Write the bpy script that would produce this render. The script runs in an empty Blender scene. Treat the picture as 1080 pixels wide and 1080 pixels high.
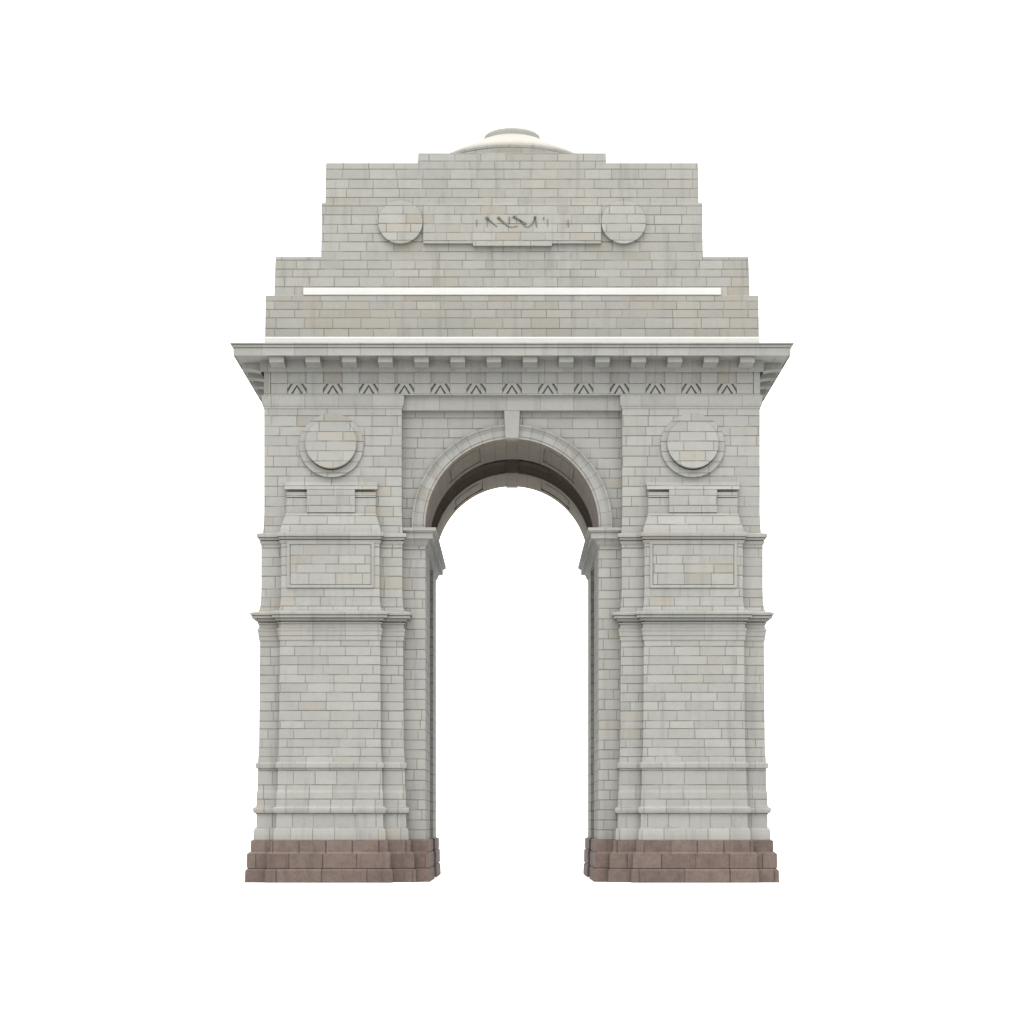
import bpy, bmesh, math, random
from mathutils import Vector
random.seed(7)
SC = bpy.context.scene
COL = SC.collection
PI = math.pi

# ------------------------------------------------------------------ measures
S = 0.0528            # metres per photo pixel on the plane of the arch wall
D = 115.0             # camera to arch wall
EYE = 63 * S          # eye height
HOR = 867.0           # row of the horizon
T = 0.1416 * D        # depth of the monument, wall to wall
D1 = 0.0549 * D       # front rib depth
D2 = 0.0993 * D       # rear rib start
P2, P1 = 0.70, 1.15   # how far the pier and its middle panel stand proud of the arch wall

def X(px, p=0.0): return (px - 540.0) * S * (D - p) / D
def Z(py, p=0.0): return EYE + (HOR - py) * S * (D - p) / D
def L(px): return px * S

# ------------------------------------------------------------------ node helpers
class NT:
    def __init__(s, mat):
        s.t = mat.node_tree; s.n = s.t.nodes; s.l = s.t.links
    def new(s, typ, **kw):
        nd = s.n.new(typ)
        for k, v in kw.items(): setattr(nd, k, v)
        return nd
    def put(s, sock, v):
        if isinstance(v, bpy.types.NodeSocket): s.l.new(v, sock)
        else: sock.default_value = v
    def m(s, op, a, b=0.0, c=0.0, clamp=False):
        nd = s.new('ShaderNodeMath', operation=op); nd.use_clamp = clamp
        s.put(nd.inputs[0], a); s.put(nd.inputs[1], b); s.put(nd.inputs[2], c)
        return nd.outputs[0]
    def mixf(s, f, a, b):
        nd = s.new('ShaderNodeMix', data_type='FLOAT')
        s.put(nd.inputs[0], f); s.put(nd.inputs[2], a); s.put(nd.inputs[3], b)
        return nd.outputs[0]
    def mixc(s, f, a, b, mode='MIX'):
        nd = s.new('ShaderNodeMix', data_type='RGBA', blend_type=mode)
        s.put(nd.inputs[0], f); s.put(nd.inputs[6], a); s.put(nd.inputs[7], b)
        return nd.outputs[2]
    def comb(s, x, y, z=0.0):
        nd = s.new('ShaderNodeCombineXYZ')
        s.put(nd.inputs[0], x); s.put(nd.inputs[1], y); s.put(nd.inputs[2], z)
        return nd.outputs[0]
    def noise(s, vec, scale, detail=3.0, rough=0.55):
        nd = s.new('ShaderNodeTexNoise')
        s.put(nd.inputs['Vector'], vec); nd.inputs['Scale'].default_value = scale
        nd.inputs['Detail'].default_value = detail; nd.inputs['Roughness'].default_value = rough
        return nd.outputs['Fac']
    def white(s, vec):
        nd = s.new('ShaderNodeTexWhiteNoise', noise_dimensions='3D')
        s.put(nd.inputs['Vector'], vec)
        return nd.outputs['Value'], nd.outputs['Color']
    def smooth(s, v, lo, hi, a=0.0, b=1.0):
        nd = s.new('ShaderNodeMapRange', interpolation_type='SMOOTHSTEP')
        s.put(nd.inputs[0], v); nd.inputs[1].default_value = lo; nd.inputs[2].default_value = hi
        nd.inputs[3].default_value = a; nd.inputs[4].default_value = b
        return nd.outputs[0]

def rgb(c): return (c[0], c[1], c[2], 1.0)

def new_mat(name):
    m = bpy.data.materials.new(name); m.use_nodes = True
    N = NT(m); N.n.clear()
    out = N.new('ShaderNodeOutputMaterial'); b = N.new('ShaderNodeBsdfPrincipled')
    N.l.new(b.outputs[0], out.inputs[0])
    b.inputs['Specular IOR Level'].default_value = 0.2
    return m, N, b

def face_coords(N):
    """u along the wall, v up the wall, from world position and true normal"""
    g = N.new('ShaderNodeNewGeometry')
    sp = N.new('ShaderNodeSeparateXYZ'); N.l.new(g.outputs['Position'], sp.inputs[0])
    sn = N.new('ShaderNodeSeparateXYZ'); N.l.new(g.outputs['True Normal'], sn.inputs[0])
    ax, ay, az = (N.m('ABSOLUTE', sn.outputs[i]) for i in range(3))
    side = N.m('GREATER_THAN', ax, ay)
    flat = N.m('GREATER_THAN', az, 0.85)
    u = N.mixf(side, sp.outputs[0], N.m('ADD', sp.outputs[1], 0.37))
    u = N.mixf(flat, u, sp.outputs[0])
    v = N.mixf(flat, sp.outputs[2], sp.outputs[1])
    return g.outputs['Position'], sp, u, v

def stone_finish(N, b, pos, sp, bright, tint_r, warm_r, joint, base, warm, joint_col, grain=0.11, stain=0.2, bump=0.5, warm_share=0.16):
    big = N.noise(pos, 0.22, 4.0, 0.6)
    streak = N.noise(N.comb(N.m('MULTIPLY', sp.outputs[0], 1.6), N.m('MULTIPLY', sp.outputs[1], 1.6), N.m('MULTIPLY', sp.outputs[2], 0.16)), 1.0, 4.0, 0.65)
    fine = N.noise(pos, 9.0, 5.0, 0.7)
    mott = N.noise(pos, 2.3, 4.0, 0.6)
    val = N.m('ADD', 1.0, N.m('MULTIPLY', N.m('SUBTRACT', bright, 0.5), tint_r))
    val = N.m('MULTIPLY', val, N.m('ADD', 1.0, N.m('MULTIPLY', N.m('SUBTRACT', fine, 0.5), grain * 2)))
    val = N.m('MULTIPLY', val, N.m('ADD', 1.0, N.m('MULTIPLY', N.m('SUBTRACT', mott, 0.5), grain * 1.6)))
    val = N.m('MULTIPLY', val, N.m('SUBTRACT', 1.0, N.m('MULTIPLY', N.smooth(streak, 0.5, 0.78), stain)))
    val = N.m('MULTIPLY', val, N.m('ADD', 1.0, N.m('MULTIPLY', N.m('SUBTRACT', big, 0.5), 0.16)))
    wf = N.smooth(warm_r, 1.0 - warm_share, 1.0)
    wf = N.m('MULTIPLY', wf, N.smooth(mott, 0.3, 0.62, 0.3, 1.0))
    wf = N.m('ADD', wf, N.m('MULTIPLY', N.smooth(big, 0.5, 0.75), 0.35), clamp=True)
    col = N.mixc(wf, rgb(base), rgb(warm))
    hsv = N.new('ShaderNodeHueSaturation'); N.put(hsv.inputs['Color'], col); N.put(hsv.inputs['Value'], val)
    col = N.mixc(joint, hsv.outputs[0], rgb(joint_col))
    N.put(b.inputs['Base Color'], col)
    N.put(b.inputs['Roughness'], N.m('ADD', 0.72, N.m('MULTIPLY', fine, 0.2)))
    h = N.m('SUBTRACT', N.m('ADD', N.m('MULTIPLY', fine, 0.25), N.m('MULTIPLY', bright, 0.25)), joint)
    bp = N.new('ShaderNodeBump'); bp.inputs['Strength'].default_value = bump; bp.inputs['Distance'].default_value = 0.02
    N.put(bp.inputs['Height'], h); N.l.new(bp.outputs[0], b.inputs['Normal'])

STONE = (0.171, 0.170, 0.158)
WARM = (0.166, 0.155, 0.131)
JOINT = (0.064, 0.060, 0.051)

def masonry(name, h=0.505, w=1.5, z0=0.0, base=STONE, warm=WARM, jc=JOINT, jw=0.017, rows=True, seed=0.0, tint=0.13, jstr=0.9, vstr=0.85, warm_share=0.16, wobble=0.26, wvar=0.22, **kw):
    m, N, b = new_mat(name)
    pos, sp, u, v = face_coords(N)
    v = N.m('SUBTRACT', v, z0)
    if rows:
        wob = N.new('ShaderNodeTexNoise', noise_dimensions='1D')
        N.put(wob.inputs['W'], N.m('MULTIPLY', v, 0.85)); wob.inputs['Scale'].default_value = 1.0; wob.inputs['Detail'].default_value = 1.0
        v = N.m('ADD', v, N.m('MULTIPLY', wob.outputs['Fac'], wobble))
    vr = N.m('DIVIDE', v, h)
    row = N.m('FLOOR', vr); fv = N.m('FRACT', vr)
    rr, rc = N.white(N.comb(row, 3.1 + seed, 0.0))
    wrow = N.m('MULTIPLY', w, N.m('ADD', 0.88, N.m('MULTIPLY', rr, wvar)))
    par = N.m('MODULO', N.m('ADD', row, 1000.0), 2.0)
    uu = N.m('ADD', N.m('DIVIDE', u, wrow), N.m('ADD', N.m('MULTIPLY', par, 0.5), N.m('MULTIPLY', rr, 0.35)))
    uu = N.m('ADD', uu, 500.0)
    col = N.m('FLOOR', uu); fu = N.m('FRACT', uu)
    br, bc = N.white(N.comb(col, row, seed))
    sc = N.new('ShaderNodeSeparateColor'); N.put(sc.inputs[0], bc)
    dv = N.m('MULTIPLY', N.m('MINIMUM', fv, N.m('SUBTRACT', 1.0, fv)), h)
    du = N.m('MULTIPLY', N.m('MINIMUM', fu, N.m('SUBTRACT', 1.0, fu)), wrow)
    # joints open and close a little along their run
    wear = N.noise(pos, 0.8, 3.0, 0.6)
    wearf = N.smooth(wear, 0.3, 0.6, 0.45, 1.0)
    jv = N.m('MULTIPLY', N.smooth(dv, jw, jw * 2.0, 1.0, 0.0), jstr if rows else 0.0)
    ju = N.m('MULTIPLY', N.smooth(du, jw, jw * 2.0, 1.0, 0.0), N.m('MULTIPLY', N.m('ADD', 0.45, N.m('MULTIPLY', sc.outputs[0], 0.55)), vstr))
    joint = N.m('MULTIPLY', N.m('MAXIMUM', jv, ju), wearf)
    stone_finish(N, b, pos, sp, br, tint, sc.outputs[1], joint, base, warm, jc, warm_share=warm_share, **kw)
    return m

def voussoirs(name, zc, r, n, deep, base=STONE, warm=WARM, jc=JOINT, jstr=0.7, tint=0.2, **kw):
    """joints radiate from the arch centre and break along its depth"""
    m, N, b = new_mat(name)
    g = N.new('ShaderNodeNewGeometry'); pos = g.outputs['Position']
    sp = N.new('ShaderNodeSeparateXYZ'); N.l.new(pos, sp.inputs[0])
    a = N.m('ARCTAN2', N.m('SUBTRACT', sp.outputs[2], zc), sp.outputs[0])
    ua = N.m('ADD', N.m('MULTIPLY', a, n / PI), 50.0)
    col = N.m('FLOOR', ua); fu = N.m('FRACT', ua)
    du = N.m('MULTIPLY', N.m('MINIMUM', fu, N.m('SUBTRACT', 1.0, fu)), PI * r / n)
    vv = N.m('ADD', N.m('DIVIDE', sp.outputs[1], deep), N.m('MULTIPLY', N.m('MODULO', col, 2.0), 0.5))
    row = N.m('FLOOR', vv); fv = N.m('FRACT', vv)
    dv = N.m('MULTIPLY', N.m('MINIMUM', fv, N.m('SUBTRACT', 1.0, fv)), deep)
    br, bc = N.white(N.comb(col, row, 7.7))
    sc = N.new('ShaderNodeSeparateColor'); N.put(sc.inputs[0], bc)
    j = N.m('MULTIPLY', N.m('MAXIMUM', N.smooth(du, 0.016, 0.034, 1.0, 0.0), N.smooth(dv, 0.016, 0.034, 1.0, 0.0)), jstr)
    stone_finish(N, b, pos, sp, br, tint, sc.outputs[1], j, base, warm, jc, **kw)
    return m

CROWN = Z(463.0)
RAD = 91.3 * S
ZC = CROWN - RAD

M = {}
M['ashlar'] = masonry('ashlar_stone', warm_share=0.12)
M['upper'] = masonry('upper_ashlar_stone', h=0.56, w=1.5, seed=1.0, z0=0.2, warm_share=0.12)
M['pedestal'] = masonry('pedestal_stone', h=0.79, w=1.3, seed=8.0, z0=Z(858.0, P1), wobble=0.0, warm_share=0.08)
M['attic'] = masonry('attic_ashlar', seed=4.0, z0=0.12, tint=0.12, w=1.4, h=0.50, warm_share=0.16, base=(0.167, 0.165, 0.150), warm=(0.160, 0.148, 0.123))
M['attic_foot'] = masonry('attic_foot_ashlar', seed=14.0, z0=0.05, tint=0.13, w=1.45, h=0.53, warm_share=0.5, base=(0.163, 0.160, 0.144), warm=(0.157, 0.146, 0.123))
M['moulding'] = masonry('dressed_moulding_stone', rows=False, h=3.0, w=1.9, seed=2.0, vstr=0.55, warm_share=0.1)
M['panel'] = masonry('panel_stone', seed=9.0, h=0.57, w=1.6, warm_share=0.25)
M['plain'] = masonry('plain_dressed_stone', rows=False, h=50.0, w=90.0, seed=5.0)
M['frieze'] = masonry('frieze_stone', seed=6.0, rows=False, h=50.0, w=1.0, vstr=0.5)
M['archivolt'] = voussoirs('archivolt_stone', ZC, RAD, 23, 40.0, jstr=0.4, tint=0.1)
M['soffit'] = voussoirs('shaded_vault_stone', ZC, RAD, 23, 2.2, base=(0.114, 0.095, 0.072), warm=(0.105, 0.084, 0.060), jstr=0.5, tint=0.12)  # brown stone, darkened further to carry the shade under the vault
M['inner'] = voussoirs('shaded_inner_arch_stone', ZC, RAD, 23, 40.0, base=(0.084, 0.069, 0.052), warm=(0.08, 0.062, 0.045), jstr=0.25, tint=0.1)  # brown arch stone, darker again: shade on the rear rib put into the colour
M['red'] = masonry('red_sandstone', h=0.80, w=1.55, wvar=1.3, base=(0.078, 0.057, 0.049), warm=(0.070, 0.059, 0.049), jc=(0.026, 0.019, 0.016), seed=3.0, tint=0.3, jw=0.024, rows=False, grain=0.46, stain=0.3, vstr=1.0, bump=0.8)
M['white'] = masonry('white_course_stone', rows=False, h=50.0, w=90.0, base=(0.32, 0.318, 0.303), warm=(0.315, 0.305, 0.28), tint=0.02, grain=0.03, stain=0.06)
M['dome'] = masonry('pale_dome_render', rows=False, h=50.0, w=90.0, base=(0.185, 0.178, 0.158), warm=(0.185, 0.174, 0.148), tint=0.02, grain=0.05, stain=0.10)
M['carved'] = masonry('dark_carved_stone', rows=False, h=50.0, w=90.0, base=(0.075, 0.069, 0.052), warm=(0.09, 0.08, 0.055), tint=0.02, grain=0.05)

# ------------------------------------------------------------------ mesh helpers
def link(name, bm, mat, parent=None, smooth=False):
    bmesh.ops.remove_doubles(bm, verts=bm.verts, dist=1e-5)
    bmesh.ops.recalc_face_normals(bm, faces=bm.faces)
    me = bpy.data.meshes.new(name); bm.to_mesh(me); bm.free()
    if smooth:
        for p in me.polygons: p.use_smooth = True
    me.materials.append(mat)
    o = bpy.data.objects.new(name, me); COL.objects.link(o)
    if parent: o.parent = parent
    return o

def offset_ring(pts, d):
    n = len(pts); out = []
    for i in range(n):
        ax, ay = pts[i - 1]; bx, by = pts[i]; cx, cy = pts[(i + 1) % n]
        e1 = Vector((bx - ax, by - ay)).normalized(); e2 = Vector((cx - bx, cy - by)).normalized()
        n1 = Vector((e1.y, -e1.x)); n2 = Vector((e2.y, -e2.x))
        k = n1 + n2; k = k / max(k.length_squared, 1e-9) * 2.0
        out.append((bx + k.x * d, by + k.y * d))
    return out

def wrap(bm, outline, profile, cap=True):
    """sweep a profile of (offset, z) round a closed counter-clockwise plan outline"""
    rings = []
    for d, z in profile:
        rings.append([bm.verts.new((x, y, z)) for x, y in offset_ring(outline, d)])
    n = len(outline)
    for a, b in zip(rings, rings[1:]):
        for i in range(n):
            j = (i + 1) % n
            bm.faces.new((a[i], a[j], b[j], b[i]))
    if cap:
        for r, rev in ((rings[0], True), (rings[-1], False)):
            f = bm.faces.new(r[::-1] if rev else r)
            f.normal_update()
            bmesh.ops.triangulate(bm, faces=[f])

def box(bm, x0, x1, y0, y1, z0, z1):
    wrap(bm, [(x0, y0), (x1, y0), (x1, y1), (x0, y1)], [(0, z0), (0, z1)])

def bevel_all(bm, w, ang=30):
    es = [e for e in bm.edges if len(e.link_faces) == 2 and e.calc_face_angle(0) > math.radians(ang)]
    bmesh.ops.bevel(bm, geom=es, offset=w, segments=1, affect='EDGES', profile=0.5)

def prism_y(bm, poly, y0, y1):
    """polygon of (x, z) run from y0 to y1"""
    a = [bm.verts.new((x, y0, z)) for x, z in poly]; b = [bm.verts.new((x, y1, z)) for x, z in poly]
    n = len(poly)
    for i in range(n):
        j = (i + 1) % n
        bm.faces.new((a[i], a[j], b[j], b[i]))
    caps = [bm.faces.new(a[::-1]), bm.faces.new(b)]
    for f in caps: f.normal_update()
    bmesh.ops.triangulate(bm, faces=caps)

def prism_x(bm, poly, x0, x1):
    """polygon of (y, z) run from x0 to x1"""
    a = [bm.verts.new((x0, y, z)) for y, z in poly]; b = [bm.verts.new((x1, y, z)) for y, z in poly]
    n = len(poly)
    for i in range(n):
        j = (i + 1) % n
        bm.faces.new((a[i], a[j], b[j], b[i]))
    caps = [bm.faces.new(a[::-1]), bm.faces.new(b)]
    for f in caps: f.normal_update()
    bmesh.ops.triangulate(bm, faces=caps)

def lathe_y(bm, cx, cz, prof, seg=72):
    """profile of (radius, y) turned round an axis along y; ends closed"""
    rings = []
    for r, y in prof:
        rings.append([bm.verts.new((cx + r * math.cos(2 * PI * k / seg), y, cz + r * math.sin(2 * PI * k / seg))) for k in range(seg)])
    for a, b in zip(rings, rings[1:]):
        for i in range(seg):
            j = (i + 1) % seg
            bm.faces.new((a[i], a[j], b[j], b[i]))
    bm.faces.new(rings[0]); bm.faces.new(rings[-1])

def lean(bm, cz, r, yref, f=1.0):
    """tip a disc forward: flush with the wall at its head, full depth at its foot"""
    for v in bm.verts:
        t = min(1.0, max(0.0, (cz + r - v.co.z) / (2 * r)))
        if v.co.y < yref: v.co.y = yref + (v.co.y - yref) * (0.04 + 0.96 * t) * f

def lathe_z(bm, cx, cy, prof, seg=96):
    rings = []
    for r, z in prof:
        rings.append([bm.verts.new((cx + r * math.cos(2 * PI * k / seg), cy + r * math.sin(2 * PI * k / seg), z)) for k in range(seg)])
    for a, b in zip(rings, rings[1:]):
        for i in range(seg):
            j = (i + 1) % seg
            bm.faces.new((a[i], a[j], b[j], b[i]))
    bm.faces.new(rings[0]); bm.faces.new(rings[-1])

def arc_sweep(bm, prof, a0, a1, seg=80):
    """closed profile of (radius, y) swept round the arch centre"""
    rings = [[bm.verts.new((r, y, ZC - 0.3)) for r, y in prof]]
    for k in range(seg + 1):
        a = a0 + (a1 - a0) * k / seg
        rings.append([bm.verts.new((r * math.cos(a), y, ZC + r * math.sin(a))) for r, y in prof])
    rings.append([bm.verts.new((-r, y, ZC - 0.3)) for r, y in prof])
    n = len(prof)
    for A, B in zip(rings, rings[1:]):
        for i in range(n):
            j = (i + 1) % n
            bm.faces.new((A[i], A[j], B[j], B[i]))
    bm.faces.new(rings[0]); bm.faces.new(rings[-1])

# ------------------------------------------------------------------ the monument
arch = bpy.data.objects.new('memorial_arch', None); COL.objects.link(arch)
arch['label'] = 'tall pale stone memorial arch with stepped attic, shallow dome and red stone base'
arch['category'] = 'arch'

XI = L(116.6)          # inner edge of the piers = edge of the recessed arch wall
XJ = RAD               # half width of the opening
WALL_TOP = Z(416.0, P2)

def mir(pts, s):       # mirror a plan outline to the other side, keeping it counter-clockwise
    return pts if s < 0 else [(-x, y) for x, y in pts][::-1]

def pier_outline(xo, l1, r1, xi, p2, p1, mid=True):
    f = [(xo, -p2)]
    if mid: f += [(l1, -p2), (l1, -p1), (r1, -p1), (r1, -p2)]
    f += [(xi, -p2)]
    b = [(x, T - y) for x, y in f][::-1]
    return f + b

def oz(lst, p): return [(L(o), Z(y, p + L(max(o, 0)))) for y, o in lst]

PED = oz([(886.5, 5.6), (880, 5.6), (875, 5.0), (873.2, 3.9), (872.6, 2.9), (858.6, 2.7), (858.2, 3.4), (857.6, 3.6), (857.2, 5.4), (854.5, 6.0),
          (852.4, 6.0), (851.6, 5.0), (850.8, 3.2), (849, 2.8), (836, 2.5), (833, 1.7), (812, 1.4), (810.6, 1.4), (810.2, 2.2),
          (809.6, 3.4), (806, 3.6), (804.8, 3.4), (804.0, 1.8), (803.4, 1.5)], P1)
SHAFT = oz([(803.6, 1.5), (798, 1.0), (790, 0.5), (780, 0.3), (720, -0.2), (675.0, -0.5)], P1)
CAPT = oz([(675.2, -0.5), (674.9, 0.4), (670.8, 0.5), (670.4, 0.3), (670.0, 1.1), (666, 1.2), (664.4, 2.0), (662.9, 2.1), (662.3, 0.6),
          (657.6, 0.1), (657.3, 1.7), (656.2, 1.8), (656.0, -1.2), (654.6, -1.2), (654.4, 2.4), (653.6, 2.6), (653.4, 3.6), (652.4, 3.9),
          (652.3, 2.8), (651.2, 2.8), (651.0, 6.9), (648.9, 7.3), (648.7, 5.8), (648.0, 5.8), (647.8, 8.4), (645.6, 8.8), (645.1, 8.5), (644.6, 6.0), (643.6, 1.0)], P1)
MID = oz([(646.5, 2.6), (643, 2.2), (640, 1.2), (634, 0.4), (620, 0.0), (573.0, 0.0)], P1)
STR = oz([(573.2, 0.0), (572.9, 0.8), (571.4, 0.9), (571.1, 1.6),
          (569.8, 1.7), (569.6, -0.8), (568.4, -0.8), (568.2, 2.0), (567.0, 2.2), (566.8, 2.9), (566.0, 3.1), (565.9, 1.4), (565.3, 1.4), (565.1, 4.2), (562.0, 4.4), (561.4, 4.0), (560.8, 1.0), (560.3, -6.0)], P1)
TOP = oz([(563.0, 1.2), (558, 0.8), (552, 0.4), (540, 0.0), (430.7, 0.0)], P2)
CAP = oz([(430.9, 0.0), (430.6, 0.7), (428.4, 0.8), (428.0, 1.5), (425.6, 2.1), (424.9, 2.2),
          (417.9, 2.4), (417.2, 2.2), (416.2, 1.0)], P2)

def build_pier(s):
    nm = 'pier'
    pr = bpy.data.objects.new(nm, None); COL.objects.link(pr); pr.parent = arch
    o1 = pier_outline(X(273.5, P2), X(294.6, P1), X(401.4, P1), X(425.5, P2), P2, P1)
    o2 = pier_outline(X(275.4, P2), X(296.6, P1), X(400.2, P1), X(424.2, P2), P2 - 0.02, P1 - 0.02)
    o3 = pier_outline(X(278.4, P2), 0, 0, X(423.6, P2), P2 - 0.04, P1, mid=False)
    for name, o, prof, mt in (('pedestal', o1, PED, 'pedestal'), ('shaft', o1, SHAFT, 'ashlar'), ('lower_cornice', o1, CAPT, 'moulding'),
                              ('middle_storey', o2, MID, 'upper'), ('string_course', o2, STR, 'moulding'),
                              ('upper_storey', o3, TOP, 'upper'), ('cap_moulding', o3, CAP, 'moulding')):
        bm = bmesh.new()
        wrap(bm, mir(o, s), prof)
        link(name, bm, M[mt], pr)
    # red steps
    bm = bmesh.new()
    for off, offp, y0, y1, y2 in ((7.9, 3.2, 898.6, 886.6, 885.4), (11.6, 4.2, 915.6, 900.6, 898.3), (13.2, 4.8, 930.0, 918.2, 915.4)):
        d = L(off); jx = -XJ + L(offp) - d
        f = [(X(273.5, P2), -P2), (X(294.6, P1), -P2), (X(294.6, P1), -P1), (X(401.4, P1), -P1), (X(401.4, P1), -P2), (X(425.5, P2), -P2), (X(425.5, P2), 0.02), (jx, 0.02), (jx, D1 - 0.02 - d), (-XI + 0.25 - d, D1 - 0.02 - d)]
        o = f + [(x, T - y) for x, y in f][::-1]
        pp = P1 + d
        zb = 0.0 if y0 > 929 else Z(y0, pp)
        wrap(bm, mir(o, s), [(d + 0.012, zb), (d, Z(y1, pp)), (d - 0.02, Z(y1, pp) + 0.01), (d - 0.15, Z(y2, pp)), (d - 0.5, Z(y2, pp) + 0.004)])
    st = link('stepped_base', bm, M['red'], pr)
    st['label'] = 'reddish brown stone steps at the foot of the pier'
    # impost running through the passage
    bm = bmesh.new()
    o = [(-XI + 0.05, 0.0), (-XJ, 0.0), (-XJ, T), (-XI + 0.05, T)]
    pf = [(o_, Z(y_, 0.3)) for y_, o_ in ((575.2, 0.0), (574.8, 0.05), (573.6, 0.06), (573.2, 0.10), (570.2, 0.14), (568.8, 0.20), (568.4, 0.22), (568.1, 0.42), (562.8, 0.43), (562.4, 0.40), (561.9, 0.42), (561.5, 0.50), (560.6, 0.54), (560.2, 0.60), (557.4, 0.61), (557.0, 0.58), (556.4, 0.1), (555.6, -0.05))]
    wrap(bm, mir(o, s), pf)
    link('impost', bm, M['moulding'], pr)
    cx = s * 190.5
    def pxx(a): return X(540 + cx + a, P2)       # photo offset from the pier centre -> x
    def pxx1(a): return X(540 + s * 191.3 + a, P1)
    # roundel
    cz = Z(470.0, P2); y0 = -P2 + 0.04
    bm = bmesh.new()
    lathe_y(bm, pxx(0), cz, [(L(33.6), y0 + 0.05), (L(33.8), y0 - 0.10), (L(33.3), y0 - 0.13), (L(26.0), y0 - 0.09), (L(25), y0)])
    lean(bm, cz, L(33.8), y0 - 0.005, 1.7)
    ro = link('roundel', bm, M['panel'], pr)
    bm = bmesh.new()
    czb = cz + L(2.0)
    lathe_y(bm, pxx(0), czb, [(L(26.6), y0), (L(26.9), y0 - 0.34), (L(26.5), y0 - 0.37), (L(18), y0 - 0.39), (L(8), y0 - 0.40)])
    lean(bm, czb, L(26.9), y0 - 0.01, 1.3)
    link('boss', bm, M['panel'], pr)
    # altar shaped relief
    bm = bmesh.new()
    y0 = -P2 + 0.04
    o = [(pxx(-47.2), y0 - 0.36), (pxx(47.2), y0 - 0.36), (pxx(47.2), y0 + 0.3), (pxx(-47.2), y0 + 0.3)]
    wrap(bm, o, [(L(a), Z(y, P2 + 0.3)) for y, a in ((562.5, 5.6), (558, 5.0), (552, 3.2), (547, 1.6), (543, 0.5), (541.7, 0.2), (541.4, -0.1), (541.3, -2.0))])
    # flanks, middle block, lintel slab
    for q in (-1, 1):
        a, b_ = sorted((q * 25.0, q * 47.0))
        box(bm, pxx(a), pxx(b_), y0 - 0.24, y0 + 0.3, Z(542.4, P2), Z(525.8, P2))
        box(bm, pxx(a), pxx(b_), y0 - 0.27, y0 + 0.3, Z(525.0, P2), Z(519.6, P2))
    box(bm, pxx(-25.2), pxx(25.2), y0 - 0.385, y0 + 0.3, Z(541.36, P2), Z(517.2, P2))
    zb, zt = Z(517.0, P2), Z(508.0, P2)
    prism_x(bm, [(y0 - 0.40, zb), (y0 + 0.2, zb), (y0 + 0.2, zt), (y0 - 0.004, zt), (y0 - 0.39, zb + 0.02)], pxx(-48.9), pxx(48.9))
    link('altar_relief', bm, M['upper'], pr)
    # framed tablet
    y1 = -P1 + 0.02
    bm = bmesh.new()
    zc, hz = Z(595.6, P1), L(20.6); hx = L(41.9)
    xm = pxx1(0)
    for (dx, dz) in ((L(45.6), L(24.6)),):
        ov = [(-1, -1), (1, -1), (1, 1), (-1, 1)]
        lay = [((dx, dz), y1 + 0.05), ((dx - 0.005, dz - 0.005), y1 - 0.055), ((dx - 0.06, dz - 0.06), y1 - 0.085), ((hx + 0.045, hz + 0.045), y1 - 0.06), ((hx + 0.04, hz + 0.04), y1 + 0.05)]
        rings = [[bm.verts.new((xm + q[0] * a[0], y, zc + q[1] * a[1])) for q in ov] for a, y in lay]
        for A, B in zip(rings, rings[1:]):
            for i in range(4):
                j = (i + 1) % 4
                bm.faces.new((A[i], A[j], B[j], B[i]))
    fr = link('tablet_frame', bm, M['moulding'], pr)
    bm = bmesh.new()
    box(bm, xm - hx, xm + hx, y1 - 0.04, y1 + 0.2, zc - hz, zc + hz)
    bevel_all(bm, 0.02)
    link('tablet', bm, M['panel'], pr)
    return pr

build_pier(-1); build_pier(1)

# arch walls (front and rear) with the opening, vault shells with coffers, archivolts, keystones
def arch_wall(ya, yb):
    bm = bmesh.new()
    R2 = RAD + 0.34
    poly = [(-XI, 0.3), (-XI, WALL_TOP), (XI, WALL_TOP), (XI, 0.3), (XJ, 0.3), (XJ, ZC - 0.1), (R2, ZC - 0.1)]
    for k in range(0, 73):
        a = PI * k / 72
        poly.append((R2 * math.cos(a), ZC + R2 * math.sin(a)))
    poly += [(-R2, ZC - 0.1), (-XJ, ZC - 0.1), (-XJ, 0.3)]
    prism_y(bm, poly, ya, yb)
    return link('arch_wall', bm, M['upper'], arch)

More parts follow.
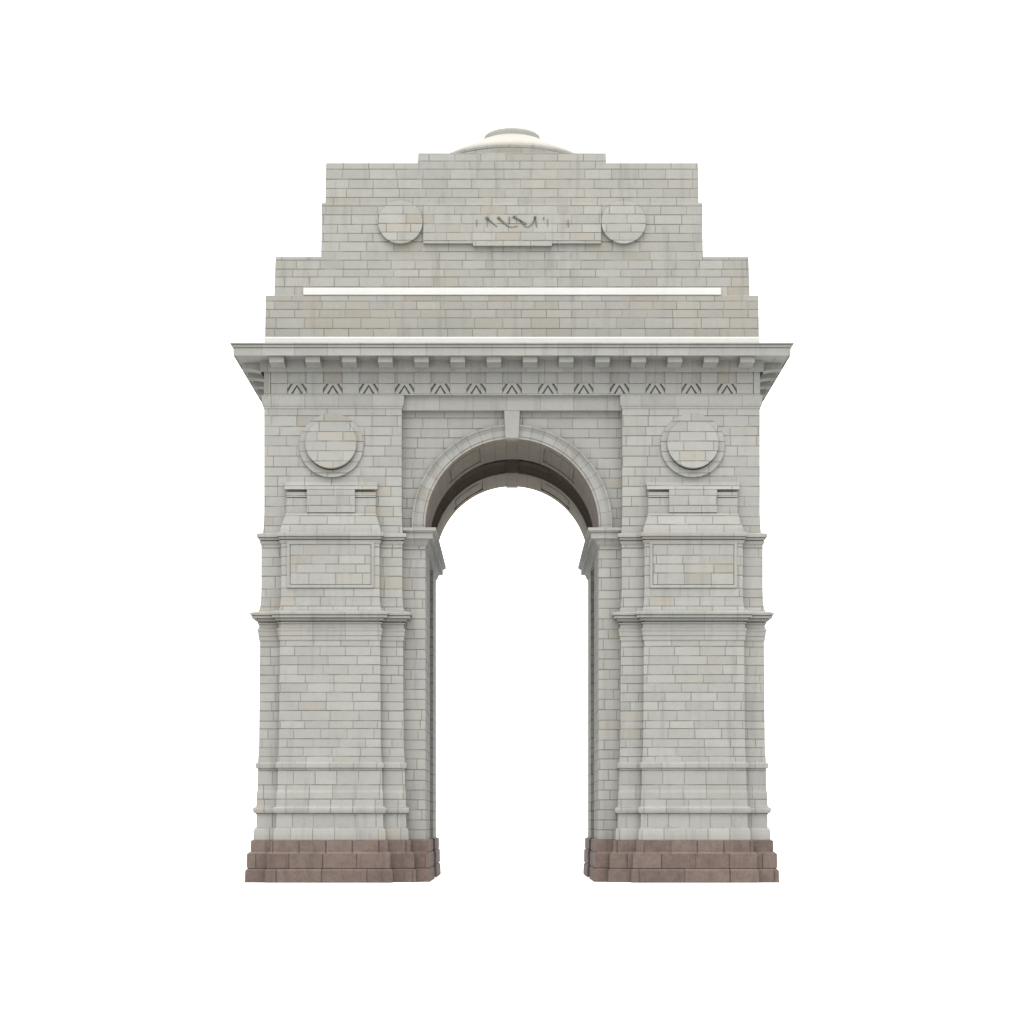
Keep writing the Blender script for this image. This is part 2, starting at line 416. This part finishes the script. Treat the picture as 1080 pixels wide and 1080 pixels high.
def vault(ya, yb, parent):
    """ring of stone under the arch wall with a sunk, framed coffer on either haunch"""
    bm = bmesh.new()
    ln = yb - ya
    def lev(a, t):     # 0 flush, else sunk
        d = math.degrees(a); d = min(d, 180 - d)
        v = t * ln
        if 41 < d < 68 and 0.9 < v < ln - 0.9:
            if 44 < d < 65 and 1.25 < v < ln - 1.25: return 0.012
            return 0.075
        return 0.0
    an = sorted(set([PI * k / 72 for k in range(73)] + [math.radians(q) for q in (41, 44, 65, 68, 139, 136, 115, 112)]))
    ts = [0, 0.9 / ln, 1.25 / ln, 1 - 1.25 / ln, 1 - 0.9 / ln, 1]
    def V(a, t, r): return bm.verts.new((r * math.cos(a), ya + t * ln, ZC + r * math.sin(a)))
    na, nt = len(an) - 1, len(ts) - 1
    lv = [[lev((an[i] + an[i + 1]) / 2, (ts[j] + ts[j + 1]) / 2) for j in range(nt)] for i in range(na)]
    for i in range(na):
        for j in range(nt):
            r = RAD + lv[i][j]
            bm.faces.new((V(an[i], ts[j], r), V(an[i + 1], ts[j], r), V(an[i + 1], ts[j + 1], r), V(an[i], ts[j + 1], r)))
            if i + 1 < na and abs(lv[i + 1][j] - lv[i][j]) > 1e-4:
                r2 = RAD + lv[i + 1][j]
                bm.faces.new((V(an[i + 1], ts[j], r), V(an[i + 1], ts[j + 1], r), V(an[i + 1], ts[j + 1], r2), V(an[i + 1], ts[j], r2)))
            if j + 1 < nt and abs(lv[i][j + 1] - lv[i][j]) > 1e-4:
                r2 = RAD + lv[i][j + 1]
                bm.faces.new((V(an[i], ts[j + 1], r), V(an[i + 1], ts[j + 1], r), V(an[i + 1], ts[j + 1], r2), V(an[i], ts[j + 1], r2)))
    RO = RAD + 0.36
    for i in range(na):
        for t in (0, 1):
            bm.faces.new((V(an[i], t, RAD), V(an[i + 1], t, RAD), V(an[i + 1], t, RO), V(an[i], t, RO)))
        bm.faces.new((V(an[i], 0, RO), V(an[i + 1], 0, RO), V(an[i + 1], 1, RO), V(an[i], 1, RO)))
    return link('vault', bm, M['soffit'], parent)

def archivolt(y, s, parent, mat='archivolt'):
    bm = bmesh.new()
    P = [(91.35, 0.05), (91.35, -0.07), (93.4, -0.07), (93.6, -0.04), (93.8, -0.04), (94.0, -0.10), (100.4, -0.11), (101.0, -0.14), (102.5, -0.19), (103.8, -0.28), (104.6, -0.31), (105.4, -0.31), (105.6, 0.05)]
    arc_sweep(bm, [(L(r), y + s * q) for r, q in P], 0.0, PI)
    return link('archivolt', bm, M[mat], parent)

def keystone(y, s, parent, zt, mat='plain'):
    bm = bmesh.new()
    zb = CROWN - 0.03
    a = [(-L(7.0), zb), (L(7.0), zb), (L(8.3), zt), (-L(8.3), zt)]
    ya, yb = sorted((y + 0.4 * -s, y + s * -0.42))
    prism_y(bm, a, min(y - s * 0.42, y + s * 0.3), max(y - s * 0.42, y + s * 0.3))
    bevel_all(bm, 0.025)
    return link('keystone', bm, M[mat], parent)

fw = arch_wall(0.0, D1); rw = arch_wall(D2, T)
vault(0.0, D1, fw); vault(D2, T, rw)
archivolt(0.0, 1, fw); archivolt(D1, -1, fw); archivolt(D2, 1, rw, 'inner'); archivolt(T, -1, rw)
AB = Z(433.0, 0.4)
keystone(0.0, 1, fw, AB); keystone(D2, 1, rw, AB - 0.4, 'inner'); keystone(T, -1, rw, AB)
# architrave band between the piers
bm = bmesh.new()
box(bm, -XI + 0.02, XI - 0.02, -0.42, 0.3, AB, WALL_TOP - 0.004)
bevel_all(bm, 0.02)
link('architrave', bm, M['moulding'], fw)

# ------------------------------------------------------------------ entablature
ent = bpy.data.objects.new('entablature', None); COL.objects.link(ent); ent.parent = arch
EX = L(261.6) * (D - P2) / D
rect = lambda x, p: [(-x, -p), (x, -p), (x, T + p), (-x, T + p)]
PB = P2 - 0.15                                  # plane of the sunk frieze panels
bm = bmesh.new()
wrap(bm, rect(EX - 0.15, PB), [(0, Z(416.6, P2)), (0.15, Z(416.6, P2)), (0.15, Z(415.4, P2)), (-0.05, Z(415.3, P2)), (-0.05, Z(404.4, P2)), (0.07, Z(404.3, P2)), (0.07, Z(391.4, P2)), (0.16, Z(391.2, P2)), (0.19, Z(387.6, P2)), (0.31, Z(386.6, P2)), (0.33, 28.2), (0.33, 29.0)])
link('frieze', bm, M['frieze'], ent)
bm = bmesh.new()
zs = Z(374.3, P2 + 1.5)
OFF = [(0.25, zs + 0.003), (1.44, zs + 0.003), (1.44, zs - 0.03), (1.50, zs - 0.03), (1.505, Z(367.3, 2.2)), (1.42, Z(367.2, 2.2)), (1.42, Z(366.5, 2.2)), (1.53, Z(366.4, 2.2)),
       (1.56, Z(364.8, 2.25)), (1.59, Z(363.6, 2.3)), (1.52, Z(363.5, 2.3)), (1.52, Z(363.0, 2.3)), (1.65, Z(362.9, 2.3)), (1.67, Z(361.6, 2.35)), (1.66, Z(361.3, 2.35)), (0.4, Z(361.3, 2.35) + 0.12), (-0.6, Z(361.3, 2.35) + 0.2)]
wrap(bm, rect(EX, P2), OFF)
link('cornice', bm, M['moulding'], ent)
ZTOPC = Z(361.3, 2.35) + 0.1

def modillion_mesh():
    bm = bmesh.new()
    w = L(15.4) / 2 * 0.983
    zt = zs + 0.002
    pts = [(0.0, zt), (-1.08, zt), (-1.09, zt - 0.05), (-1.09, zt - 0.33), (-1.06, zt - 0.345), (-0.7, zt - 0.345), (-0.5, zt - 0.36), (-0.3, zt - 0.40), (-0.15, zt - 0.43), (0.0, zt - 0.44)]
    # a step under the corona gives the flat cap seen from below
    prism_x(bm, [(y, z) for y, z in pts], -w, w)
    bevel_all(bm, 0.015, 50)
    return bm
m0 = link('modillion', modillion_mesh(), M['plain'], ent)
KX = [(18.9 + 37.8 * k) * q for q in (-1, 1) for k in range(7)]
def put(proto, x, y, rz, first):
    o = proto if first else proto.copy()
    if not first: COL.objects.link(o); o.parent = ent
    o.location = (x, y, 0); o.rotation_euler = (0, 0, rz)
    return o
sc2 = S * (D - P2) / D
yb = -P2 - 0.18
first = True
for k in sorted(KX):
    put(m0, k * sc2, yb, 0, first); first = False
ns = 8
for q in (-1, 1):
    for k in range(ns):
        y = -P2 + 0.95 + k * (T + 2 * P2 - 1.9) / (ns - 1)
        put(m0, q * (EX + 0.18), y, q * PI / 2, False)

# raised frieze strips under each modillion, chevrons between
bm = bmesh.new()
w = L(17.2) / 2 * 0.994
box(bm, -w, w, -P2, -PB + 0.2, Z(415.2, P2), Z(404.7, P2))
box(bm, -w, w, -P2 - 0.004, -PB + 0.05, Z(404.3, P2), Z(391.2, P2))
bevel_all(bm, 0.012)
s0 = link('frieze_strip', bm, M['plain'], ent)
first = True
for k in sorted(KX):
    put(s0, k * sc2, 0, 0, first); first = False
# end strips closing the corners
for q in (-1, 1):
    bm = bmesh.new()
    a, b_ = sorted((q * (L(254.9) * (D - P2) / D), q * EX))
    box(bm, a, b_, -P2 + 0.002, -PB + 1.2, Z(415.2, P2), Z(391.2, P2))
    bevel_all(bm, 0.012)
    link('frieze_strip', bm, M['frieze'], ent)

def chevron_mesh():
    bm = bmesh.new()
    zb, zt = Z(415.2, P2), Z(404.6, P2); h = zt - zb
    hw = L(10.2) * 0.994
    y0, y1 = -P2 + 0.0, -PB + 0.2
    # outer ribs: parallel bars rising to the middle; inner wedge at the foot
    for q in (-1, 1):
        bar = [(q * 0.335, zb), (q * (hw - 0.02), zb), (q * (hw - 0.02), zb + 0.06), (q * 0.21, zt), (q * 0.0, zt), (q * 0.0, zt - 0.055)]
        prism_y(bm, bar if q > 0 else bar[::-1], y0, y1)
        cor = [(q * hw, zt), (q * 0.345, zt), (q * hw, zb + 0.275)]
        prism_y(bm, cor if q < 0 else cor[::-1], y0 + 0.015, y1)
    ww = 0.215
    prism_y(bm, [(-ww, zb), (ww, zb), (0.0, zb + h * 0.66)], y0 + 0.004, y1)
    return bm
c0 = link('chevron', chevron_mesh(), M['plain'], ent)
first = True
for k in range(-6, 7):
    put(c0, 37.8 * k * sc2, 0, 0, first); first = False

# ------------------------------------------------------------------ attic
def tier(name, hx0, hx1, y0, y1, p, z0=None, mat='attic'):
    bm = bmesh.new()
    zb = Z(y0, p) if z0 is None else z0
    x0 = L(hx0) * (D - p) / D; x1 = L(hx1) * (D - p) / D
    wrap(bm, rect(x0, p), [(0, zb), (x1 - x0, Z(y1, p) - 0.04), (x1 - x0 - 0.04, Z(y1, p)), (-2.0, Z(y1, p) + 0.005)])
    return link(name, bm, M[mat], arch)
PA = 0.60
t1 = tier('attic_tier', 260.8, 260.2, 361, 311.1, PA, ZTOPC - 0.1, 'attic_foot')
t2 = tier('attic_tier', 250.8, 249.8, 313, 270.2, PA - 0.06)
t3 = tier('attic_tier', 201.6, 200.9, 272, 213.4, PA - 0.12)
t4 = tier('attic_tier', 197.2, 196.4, 215, 171.2, PA - 0.20)
t5 = tier('attic_tier', 99.6, 99.2, 173, 161.0, PA - 0.24)
# white courses, much paler than the stone around them
bm = bmesh.new()
xw = L(261.3) * (D - PA) / D
wrap(bm, rect(xw, PA + 0.05), [(0.0, ZTOPC - 0.12), (0.0, Z(355.6, PA) - 0.06), (-0.06, Z(355.2, PA)), (-0.4, Z(355.2, PA) + 0.003)])
o = link('foot_course', bm, M['white'], t1); o['label'] = 'white course along the foot of the attic'
bm = bmesh.new()
pw = PA + 0.02
box(bm, X(319.8, pw), X(760.6, pw), -pw, 0.5, Z(310.9, pw), Z(303.4, pw))
bevel_all(bm, 0.02)
o = link('white_course', bm, M['white'], t2); o['label'] = 'white course let into the second attic step'

# attic roundels, tablet and carving
p3 = PA - 0.12
for q in (-1, 1):
    bm = bmesh.new()
    lathe_y(bm, q * L(117.6) * (D - p3) / D, Z(235.0, p3), [(L(23.4), -p3 + 0.1), (L(23.4), -p3 - 0.20), (L(23.0), -p3 - 0.24), (L(10), -p3 - 0.25)])
    lean(bm, Z(235.0, p3), L(23.4), -p3, 1.25)
    link('roundel', bm, M['attic'], t3)
bm = bmesh.new()
prism_x(bm, [(-p3 - 0.20, Z(257.6, p3)), (0.3, Z(257.6, p3)), (0.3, Z(214.6, p3)), (-p3 - 0.004, Z(214.6, p3))], X(446.6, p3), X(633.8, p3))
tb = link('inscribed_panel', bm, M['attic'], arch)
bm = bmesh.new()
prism_x(bm, [(-p3 - 0.27, Z(260.5, p3)), (0.3, Z(260.5, p3)), (0.3, Z(214.9, p3)), (-p3 - 0.007, Z(214.9, p3))], X(499.0, p3), X(582.0, p3))
link('panel_foot', bm, M['attic'], tb)

def letter(bars):
    bm = bmesh.new()
    yf = -p3 - 0.155; pz = p3 + 0.15
    for a, b, w0, w1 in bars:
        A = Vector((X(a[0], pz), Z(a[1], pz))); B = Vector((X(b[0], pz), Z(b[1], pz)))
        d = (B - A).normalized(); n = Vector((-d.y, d.x))
        pts = [A + n * w0, A - n * w0, B - n * w1, B + n * w1]
        prism_y(bm, [(v.x, v.y) for v in pts][::-1], yf - 0.02, yf + 0.1)
    o = link('letter', bm, M['carved'], tb)
def path(ps, w): return [(a, b, w, w) for a, b in zip(ps, ps[1:])]
letter([((502.8, 231.4), (502.8, 239.5), 0.014, 0.014)])
letter([((512.6, 229.0), (515.2, 231.4), 0.07, 0.05), ((514.6, 230.8), (524.4, 239.4), 0.045, 0.02), ((513.8, 230.6), (513.8, 239.4), 0.012, 0.012)])
letter([((525.0, 228.8), (527.2, 231.0), 0.07, 0.05), ((526.8, 230.6), (536.6, 239.5), 0.05, 0.035)] + path([(536.4, 239.3), (540.0, 239.6), (543.6, 239.2), (545.8, 238.2)], 0.02))
letter([((537.2, 228.4), (537.2, 235.4), 0.025, 0.025)])
letter([((541.2, 227.8), (543.0, 229.2), 0.07, 0.05), ((542.6, 228.8), (554.9, 236.6), 0.04, 0.06)] + path([(548.0, 232.2), (551.6, 236.6), (554.0, 239.4), (557.6, 239.5), (560.4, 237.2), (563.2, 232.0), (564.4, 229.4)], 0.018)
       + [((564.3, 228.0), (564.5, 231.0), 0.06, 0.05), ((564.6, 230.4), (566.0, 239.6), 0.035, 0.035)])
letter([((573.3, 229.2), (573.3, 231.0), 0.022, 0.022)])
letter([((577.6, 231.2), (577.6, 239.2), 0.014, 0.014)])
letter([((599.2, 231.4), (599.2, 239.4), 0.016, 0.016)])

# dome
YC = T / 2
bm = bmesh.new()
zr = EYE + (HOR - 151.3) * S * (D + YC - 4.65) / D
lathe_z(bm, 0, YC, [(4.65, Z(161, 0)), (4.65, zr - 0.06), (4.62, zr - 0.02)])
dr = link('dome', bm, M['attic'], arch)
zc_ = EYE + (HOR - 140.6) * S * (D + YC - 1.75) / D
bm = bmesh.new()
lathe_z(bm, 0, YC, [(4.62, zr - 0.2), (4.62, zr + 0.02), (4.2, zr + 0.30), (3.4, zr + 0.72), (2.6, zr + 1.12), (2.0, zr + 1.42), (1.6, zc_ + 0.05)])
for f in bm.faces: f.smooth = True
o = link('dome_slope', bm, M['dome'], dr, smooth=True); o['label'] = 'cream rendered slope of the dome'
bm = bmesh.new()
lathe_z(bm, 0, YC, [(1.70, zc_ - 0.6), (1.70, zc_ + 0.20), (1.67, zc_ + 0.32), (1.56, zc_ + 0.41), (1.3, zc_ + 0.46), (0.5, zc_ + 0.5)])
link('dome_cap', bm, M['plain'], dr)

# ------------------------------------------------------------------ ground
m, N, b = new_mat('pale_paving')
g = N.new('ShaderNodeNewGeometry')
N.put(b.inputs['Base Color'], N.mixc(N.noise(g.outputs['Position'], 0.3, 4.0), (0.43, 0.43, 0.426, 1), (0.49, 0.49, 0.486, 1)))
b.inputs['Roughness'].default_value = 0.95
bm = bmesh.new()
vs = [bm.verts.new((4000 * math.cos(2 * PI * k / 64), 4000 * math.sin(2 * PI * k / 64), 0)) for k in range(64)]
bm.faces.new(vs)
m2, N2, b2 = new_mat('shade_lift_white')  # added white sheet, brighter than the ground to cancel the passage's shade
g2 = N2.new('ShaderNodeNewGeometry')
N2.put(b2.inputs['Base Color'], N2.mixc(N2.noise(g2.outputs['Position'], 0.5, 4.0), (0.80, 0.80, 0.79, 1), (0.84, 0.84, 0.83, 1)))
b2.inputs['Roughness'].default_value = 0.9
bq = bmesh.new()
bq.faces.new([bq.verts.new(p) for p in ((-6.5, -3.2, 0.004), (6.5, -3.2, 0.004), (6.5, T + 3.2, 0.004), (-6.5, T + 3.2, 0.004))])
pv = link('shade_lift_sheet', bq, m2); pv['kind'] = 'structure'; pv['label'] = 'added white sheet lightening the shaded ground under and before the archway'
gr = link('ground', bm, m); gr['kind'] = 'structure'; gr['label'] = 'bare white ground under the memorial arch'

# ------------------------------------------------------------------ overcast daylight
SUN_EL, SUN_AZ = 58.0, 8.0       # sun behind cloud, in front of the monument
w = bpy.data.worlds.new('World'); SC.world = w; w.use_nodes = True
N = NT(w); N.n.clear()
out = N.new('ShaderNodeOutputWorld'); bg = N.new('ShaderNodeBackground'); N.l.new(bg.outputs[0], out.inputs[0])
sky = N.new('ShaderNodeTexSky'); sky.sky_type = 'NISHITA'; sky.sun_disc = False
sky.sun_elevation = math.radians(SUN_EL); sky.sun_rotation = math.radians(180 - SUN_AZ)
hs = N.new('ShaderNodeHueSaturation'); hs.inputs['Saturation'].default_value = 0.1
N.put(hs.inputs['Color'], sky.outputs[0])
tc = N.new('ShaderNodeTexCoord'); sp = N.new('ShaderNodeSeparateXYZ'); N.l.new(tc.outputs['Generated'], sp.inputs[0])
zz = N.m('MAXIMUM', sp.outputs[2], 0.0)
cl = N.m('MULTIPLY', N.m('ADD', 1.0, N.m('MULTIPLY', zz, 2.0)), 20.5)      # overcast: zenith three times the horizon
cn = N.new('ShaderNodeCombineColor'); N.put(cn.inputs[0], cl); N.put(cn.inputs[1], N.m('MULTIPLY', cl, 1.0)); N.put(cn.inputs[2], N.m('MULTIPLY', cl, 1.0))
N.put(bg.inputs['Color'], N.mixc(0.9, hs.outputs[0], cn.outputs[0]))
bg.inputs['Strength'].default_value = 0.10
sl = bpy.data.lights.new('sun', 'SUN'); sl.energy = 1.5; sl.angle = math.radians(40); sl.color = (1.0, 0.975, 0.94)
so = bpy.data.objects.new('sun', sl); COL.objects.link(so)
el, az = math.radians(SUN_EL), math.radians(SUN_AZ)
dirv = Vector((-math.sin(az) * math.cos(el), -math.cos(az) * math.cos(el), math.sin(el)))   # towards the sun
so.rotation_euler = dirv.to_track_quat('Z', 'Y').to_euler()
so.location = dirv * 120

# ------------------------------------------------------------------ camera
cam = bpy.data.cameras.new('camera'); co = bpy.data.objects.new('camera', cam); COL.objects.link(co)
co.location = (0, -D, EYE); co.rotation_euler = (math.radians(90), 0, 0)
cam.sensor_width = 36.0; cam.lens = 36.0 * D / (1080 * S)
cam.shift_y = (HOR - 540.0) / 1080.0
cam.clip_end = 10000
SC.camera = co
SC.view_settings.view_transform = 'Standard'; SC.view_settings.look = 'None'
SC.view_settings.exposure = 0.0; SC.view_settings.gamma = 1.0
SC.view_settings.use_curve_mapping = False
SC.cycles.max_bounces = 8; SC.cycles.diffuse_bounces = 5
